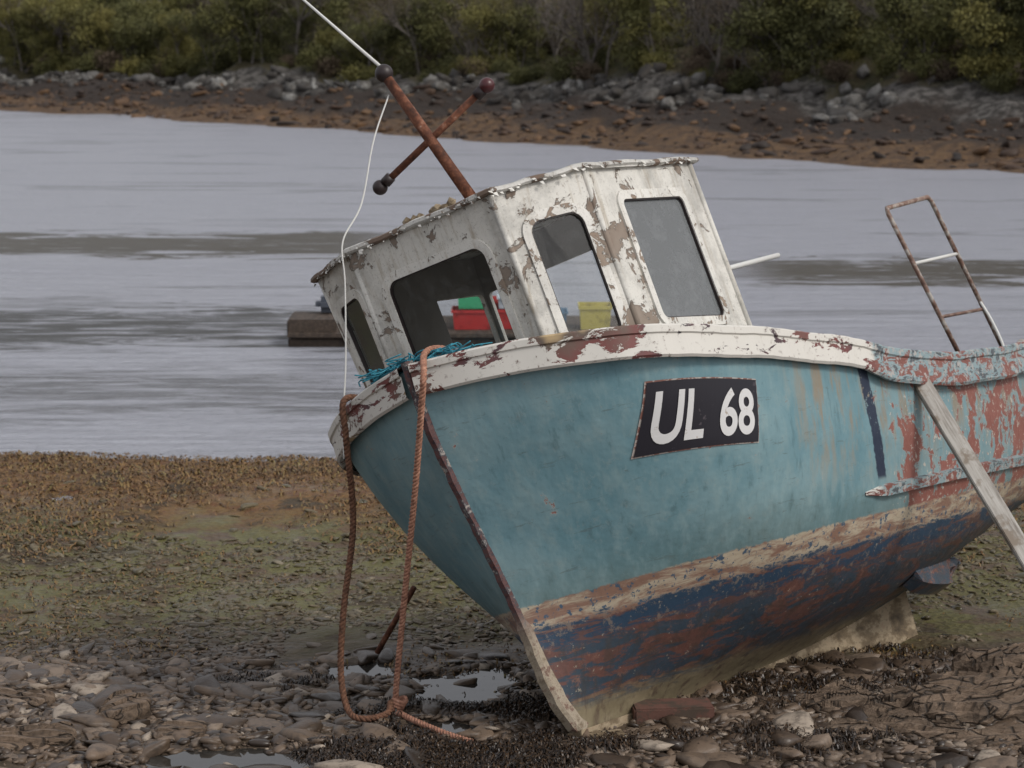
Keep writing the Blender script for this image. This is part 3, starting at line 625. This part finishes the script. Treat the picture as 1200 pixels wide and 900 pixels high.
# ---------------------------------------------------------------- water
q=M('sea_water'); X,Y_,Z=q.sep()
rp1=q.noise(1.5,6,.68,q.map(q.obj(),(.45,2.6,1)),.3); rp2_=q.noise(2.6,4,.6,q.map(q.obj(),(1.2,4,1))); rp3=q.noise(1,5,.6,q.map(q.obj(),(.10,.55,1)),.8); rag=q.noise(1,7,.72,q.map(q.obj(),(.30,.9,1)),1.0)
ye=q.math('ADD',Y_,q.mul(q.math('SUBTRACT',rag,.5),9))
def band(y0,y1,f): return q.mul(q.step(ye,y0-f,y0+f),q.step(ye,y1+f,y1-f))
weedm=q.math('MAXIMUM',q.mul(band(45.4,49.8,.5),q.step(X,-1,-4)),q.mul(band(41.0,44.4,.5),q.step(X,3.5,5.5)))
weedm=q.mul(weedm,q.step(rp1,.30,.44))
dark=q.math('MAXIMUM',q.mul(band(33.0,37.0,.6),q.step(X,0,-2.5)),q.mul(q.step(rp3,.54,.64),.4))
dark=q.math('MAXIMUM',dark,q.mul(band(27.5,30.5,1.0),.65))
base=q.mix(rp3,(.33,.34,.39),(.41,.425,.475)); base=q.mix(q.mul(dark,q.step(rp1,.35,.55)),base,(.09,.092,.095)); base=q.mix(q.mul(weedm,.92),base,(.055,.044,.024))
nz=q.bump(rp2_,.7,.07,q.bump(rp1,.9,.28))
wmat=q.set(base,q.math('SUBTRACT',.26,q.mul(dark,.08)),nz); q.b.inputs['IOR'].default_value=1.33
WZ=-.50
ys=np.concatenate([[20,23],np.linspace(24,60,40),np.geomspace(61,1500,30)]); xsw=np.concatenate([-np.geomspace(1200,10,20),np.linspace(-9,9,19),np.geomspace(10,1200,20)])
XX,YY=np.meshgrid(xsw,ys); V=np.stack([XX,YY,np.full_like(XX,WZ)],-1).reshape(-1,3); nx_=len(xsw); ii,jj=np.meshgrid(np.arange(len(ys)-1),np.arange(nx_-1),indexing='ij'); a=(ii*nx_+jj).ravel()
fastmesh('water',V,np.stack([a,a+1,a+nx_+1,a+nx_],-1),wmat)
# ---------------------------------------------------------------- far shore
def shore_y(x): return np.interp(x,[-160,-90,-26,0,16.4,40,120],[230,165,113,84,68,54,34])
us=axis(-230,190,-32,26,.35,1.15); vs=np.concatenate([np.linspace(-6,16,64),np.geomspace(17,330,30)])
UU,VV=np.meshgrid(us,vs)
dirx,diry=.62,.785
def hillpt(u,v):
    sy=shore_y(u)+2.2*fbm(u,u*0+3,.12,3,2)
    x=u+dirx*v; y=sy+diry*v
    sc=np.interp(u,[-30,16],[.70,1.0])
    z=np.interp(v,[-6,-1,0,3,8,11,16,40,120,330],[-1.6,-.75,-.5,-.1,.95,1.8,2.8,12,38,70])
    z=-.5+(z+.5)*sc
    z=z+fbm(x,y,.35,4,6)*np.interp(v,[-2,1,6,12,40],[.1,.35,.8,1.2,2.5])
    return x,y,z
hx,hy,hz=hillpt(UU,VV)
V=np.stack([hx,hy,hz],-1).reshape(-1,3); nx_=len(us); ii,jj=np.meshgrid(np.arange(len(vs)-1),np.arange(nx_-1),indexing='ij'); a=(ii*nx_+jj).ravel()
hm=M('hillside'); vi=hm.attr('inland'); n1=hm.noise(.5,6,.65); n2=hm.noise(2.5,6,.7); 
wv=hm.math('ADD',vi,hm.math('MULTIPLY',hm.math('SUBTRACT',n1,.5),5))
weedc=hm.mix(hm.step(n2,.4,.6),(.065,.034,.015),(.14,.078,.032)); dark=hm.mix(n2,(.012,.009,.007),(.042,.024,.014)); rk=hm.mix(hm.step(n2,.42,.58),(.03,.026,.022),(.14,.13,.12)); grs=hm.mix(hm.step(n1,.4,.6),(.04,.042,.016),(.085,.070,.030))
c=hm.mix(hm.step(wv,2.8,4.5),weedc,dark); c=hm.mix(hm.step(wv,8,9),c,rk); c=hm.mix(hm.step(wv,10.0,11.2),c,grs)
fastmesh('hill',V,np.stack([a,a+1,a+nx_+1,a+nx_],-1),hm.set(c,.8,hm.bump(n2,1,.35)),None,{'inland':VV.reshape(-1)},True)
n=4600; u=rng.uniform(-40,30,n); v=rng.normal(9.0,.95,n); x,y,z=hillpt(u,v); keep=(fbm(x,y,.5,3,22)>-.04); x,y,z=x[keep],y[keep],z[keep]; sz=.06+.46*rng.random(len(x))**5
fr=M('far_rock'); rn=fr.attr('rnd'); frm=fr.set(fr.mix(fr.math('MULTIPLY',fr.step(fr.noise(2.5,6,.7),.4,.6),.8),fr.ramp(rn,[(0,(.025,.022,.02)),(.45,(.075,.07,.065)),(.85,(.17,.165,.155)),(1,(.28,.275,.26))]),(.04,.034,.028)),.85)
stones('shore_boulders',x,y,sz,frm,1,-.2,(.35,.75),.2,None,lambda a,b:z,.7,.3)
n=3000; u=rng.uniform(-40,30,n); v=rng.uniform(.5,8,n); x,y,z=hillpt(u,v); sz=.06+.26*rng.random(n)**3
fw=M('weed_covered_rock'); rn=fw.attr('rnd'); fwm=fw.set(fw.ramp(rn,[(0,(.012,.008,.006)),(.5,(.045,.023,.012)),(1,(.11,.058,.024))]),.7)
stones('weedy_boulders',x,y,sz,fwm,1,-.3,(.3,.5),.16,None,lambda a,b:z)
# ---------------------------------------------------------------- trees
def leafmat(name,c1,c2,c3):
    m=M(name); oi=m.n.new('ShaderNodeObjectInfo'); r=m.math('ADD',m.math('MULTIPLY',m.attr('rnd'),.42),m.math('MULTIPLY',oi.outputs['Random'],.58)); m.set(m.ramp(r,[(.1,c1),(.5,c2),(.9,c3)]),.8); return m.m
leaf_g=leafmat('spring_leaves',(.052,.054,.018),(.105,.104,.030),(.175,.155,.040)); leaf_b=leafmat('russet_twigs',(.055,.038,.026),(.088,.062,.040),(.12,.088,.054))
bk=M('pale_bark'); n=bk.noise(6,4); bark_m=bk.set(bk.mix(n,(.06,.05,.042),(.20,.18,.16)),.85)
wood=empty('distant_woodland')
def tree(name,H,W,nleaf,lm,seed,bare=False):
    rr=random.Random(seed); V=[];F=[]; tips=[]
    def br(p,d,L,r,dep):
        pts=[p]; q=p
        for k in range(4):
            d=(d+Vector((rr.uniform(-.22,.22),rr.uniform(-.22,.22),rr.uniform(-.05,.14)))).normalized(); q=q+d*L/4; pts.append(q)
        v,f=tube_vf(pts,[r*(1-.16*i) for i in range(5)],5,len(V),False); V.extend(v);F.extend(f)
        if dep==0: tips.append(q); return
        for k in range(rr.randint(3,4) if not bare else 4):
            t=rr.uniform(.35,1); b=pts[min(4,int(t*4))]; a=rr.uniform(0,6.28); s=rr.uniform(.5,1.1)
            nd=(d+Vector((math.cos(a)*s,math.sin(a)*s,rr.uniform(-.1,.4)))).normalized(); br(b,nd,L*rr.uniform(.5,.72),r*.5,dep-1)
        tips.append(q)
    for s in range(rr.randint(1,3)):
        br(Vector((rr.uniform(-.2,.2),rr.uniform(-.2,.2),-.3)),Vector((rr.uniform(-.25,.25),rr.uniform(-.25,.25),1)).normalized(),H*.5,.07*H/5,3)
    me=bpy.data.meshes.new(name+'_wood'); me.from_pydata([tuple(v) for v in V],[],F); me.materials.append(bark_m)
    r=np.random.default_rng(seed); tp=np.array([t[:] for t in tips]); lo=np.stack([r.normal(0,W*.35,25),r.normal(0,W*.35,25),r.uniform(.3,H*.6,25)],-1)
    if not bare: tp=np.concatenate([tp,lo])
    c=tp[r.integers(0,len(tp),nleaf)]+r.normal(0,.20 if not bare else .3,(nleaf,3))*np.array([1.2,1.2,.8]); c[:,2]=np.abs(c[:,2])
    s=r.uniform(.03,.075,nleaf)*(1 if not bare else .5); u=r.normal(0,1,(nleaf,3)); u/=np.linalg.norm(u,axis=1)[:,None]; v=np.cross(u,r.normal(0,1,(nleaf,3))); v/=np.linalg.norm(v,axis=1)[:,None]
    P=np.stack([c-u*s[:,None],c+v*s[:,None]*.7,c+u*s[:,None],c-v*s[:,None]*.7],1).reshape(-1,3)
    cl=(vn(c[:,0]+c[:,2],c[:,1]+c[:,2]*.7,1.3,seed)+.5)*.85+r.random(nleaf)*.15
    lo_=fastmesh(name+'_l',P,np.arange(nleaf*4).reshape(-1,4),lm,None,{'rnd':np.repeat(cl,4)}); lme=lo_.data; bpy.data.objects.remove(lo_)
    return me,lme
var=[tree('g%d'%i,random.uniform(4.2,6),1.6,6200,leaf_g,i) for i in range(5)]; varb=[tree('b%d'%i,6.5,1.3,2800,leaf_b,20+i,True) for i in range(3)]
bush=[tree('s%d'%i,1.8,1.5,3000,leaf_g if i else leaf_b,40+i) for i in range(3)]
def put(vr,u,v,sc):
    x,y,z=hillpt(np.array([u]),np.array([v])); m=Matrix.Translation((x[0],y[0],z[0]-.1))@Matrix.Rotation(random.uniform(0,6.28),4,'Z')@Matrix.Scale(sc,4)
    for me,nm in zip(vr,('trunk','crown')):
        o=bpy.data.objects.new('tree_'+nm,me); C.objects.link(o); o.parent=wood; o.matrix_local=m
for i in range(600):
    u=random.uniform(-60,34); v=11.3+30*random.random()**1.6
    bareband=(-14<u-.3*v<0)
    if random.random()<(.62 if bareband else .14): put(random.choice(varb),u,v,random.uniform(.7,1.2))
    else: put(random.choice(var),u,v,random.uniform(.55,1.15))
for i in range(500):
    put(random.choice(bush),random.uniform(-60,34),10.2+random.random()**1.3*9,random.uniform(.4,1.0))
# ---------------------------------------------------------------- raft with fish boxes
raft=empty('moored_raft',Matrix.Translation((-.6,33.8,-.5))@Matrix.Scale(1.2,4))
rw=M('raft_timber'); n=rw.noise(4,6,.7,rw.map(rw.obj(),(6,1,6))); raft_m=rw.set(rw.ramp(n,[(.3,(.02,.015,.012)),(.55,(.06,.042,.03)),(.75,(.11,.085,.07))]),.8,rw.bump(n,.5,.01))
for i in range(9): box('deck_plank_%d'%(i+1),(0,-.75+i*.19,.15),(4.6,.175,.05),raft_m,raft,.01)
for i in range(5): box('float_%d'%(i+1),(-1.95+i*.98,0,.0),(.7,1.5,.24),raft_m,raft,.03)
box('raft_bow_box',(-2.0,-.35,.24),(.62,.8,.2),raft_m,raft,.02)
en=M('engine_cover'); box('raft_engine',(-1.85,-.1,.46),(.3,.3,.2),en.set((.06,.07,.09),.5),raft,.07)
tube('mooring_post',[(-1.72,.1,.3),(-1.72,.1,.72)],.02,dark_m,raft)
def crate(name,c,s,col):
    m=M(name+'_plastic'); mm=m.set(m.mix(m.step(m.noise(8,4),.5,.7),col,tuple(x*.6 for x in col)),.5)
    bm=bmesh.new(); 
    def q(w,d,z,): return [bm.verts.new((c[0]+x*w/2,c[1]+y*d/2,c[2]+z)) for x,y in ((-1,-1),(1,-1),(1,1),(-1,1))]
    a=q(s[0]*.9,s[1]*.9,0); b=q(s[0],s[1],s[2]); r=q(s[0]*1.06,s[1]*1.06,s[2]); r0=q(s[0]*1.06,s[1]*1.06,s[2]*.86); b0=q(s[0]*.985,s[1]*.985,s[2]*.86); i0=q(s[0]*.84,s[1]*.84,s[2]*.06); 
    L=[a,b0,r0,r,b,i0]
    bm.faces.new(a[::-1]); bm.faces.new(i0)
    for A,B in zip(L[:-1],L[1:]):
        for k in range(4): bm.faces.new((A[k],A[(k+1)%4],B[(k+1)%4],B[k]))
    me=bpy.data.meshes.new(name); bm.to_mesh(me); bm.free(); me.materials.append(mm); link(bpy.data.objects.new(name,me),raft)
crate('red_crate',(.0,-.3,.18),(.5,.42,.25),(.42,.03,.03)); crate('red_crate_b',(.54,-.25,.18),(.5,.42,.25),(.42,.03,.03)); crate('green_crate',(.02,-.28,.44),(.42,.4,.24),(.05,.35,.17)); crate('yellow_crate',(1.55,-.3,.18),(.4,.4,.3),(.42,.36,.08)); crate('red_crate_c',(.25,.3,.18),(.6,.4,.3),(.42,.03,.03)); crate('white_crate',(.52,-.25,.44),(.4,.4,.14),(.45,.5,.55)); crate('blue_crate',(1.0,-.1,.18),(.4,.4,.2),(.1,.2,.3))
# ---------------------------------------------------------------- light
W=bpy.data.worlds.new('World'); bpy.context.scene.world=W; W.use_nodes=True; nt=W.node_tree; bg=nt.nodes['Background']
sky=nt.nodes.new('ShaderNodeTexSky'); sky.sky_type='NISHITA'; sky.sun_disc=False; sky.sun_elevation=math.radians(46); sky.sun_rotation=math.radians(122); sky.air_density=1.0; sky.dust_density=5; sky.ozone_density=1
hs=nt.nodes.new('ShaderNodeHueSaturation'); hs.inputs['Saturation'].default_value=.35; nt.links.new(sky.outputs[0],hs.inputs['Color'])
mx=nt.nodes.new('ShaderNodeMix'); mx.data_type='RGBA'; mx.inputs[0].default_value=.55; nt.links.new(hs.outputs[0],mx.inputs[6]); mx.inputs[7].default_value=(5.75,5.75,6.0,1); nt.links.new(mx.outputs[2],bg.inputs[0]); bg.inputs[1].default_value=.14
sl=bpy.data.lights.new('sun','SUN'); sl.energy=1.5; sl.angle=math.radians(12); sl.color=(1,.95,.88); so=bpy.data.objects.new('sun',sl); C.objects.link(so)
az=math.radians(122); el=math.radians(46); dv=Vector((math.sin(az)*math.cos(el),math.cos(az)*math.cos(el),math.sin(el))); so.rotation_euler=dv.to_track_quat('Z','Y').to_euler(); so.location=(5,5,20)
vs_=bpy.context.scene.view_settings; vs_.view_transform='Standard'; vs_.look='None'; vs_.exposure=0
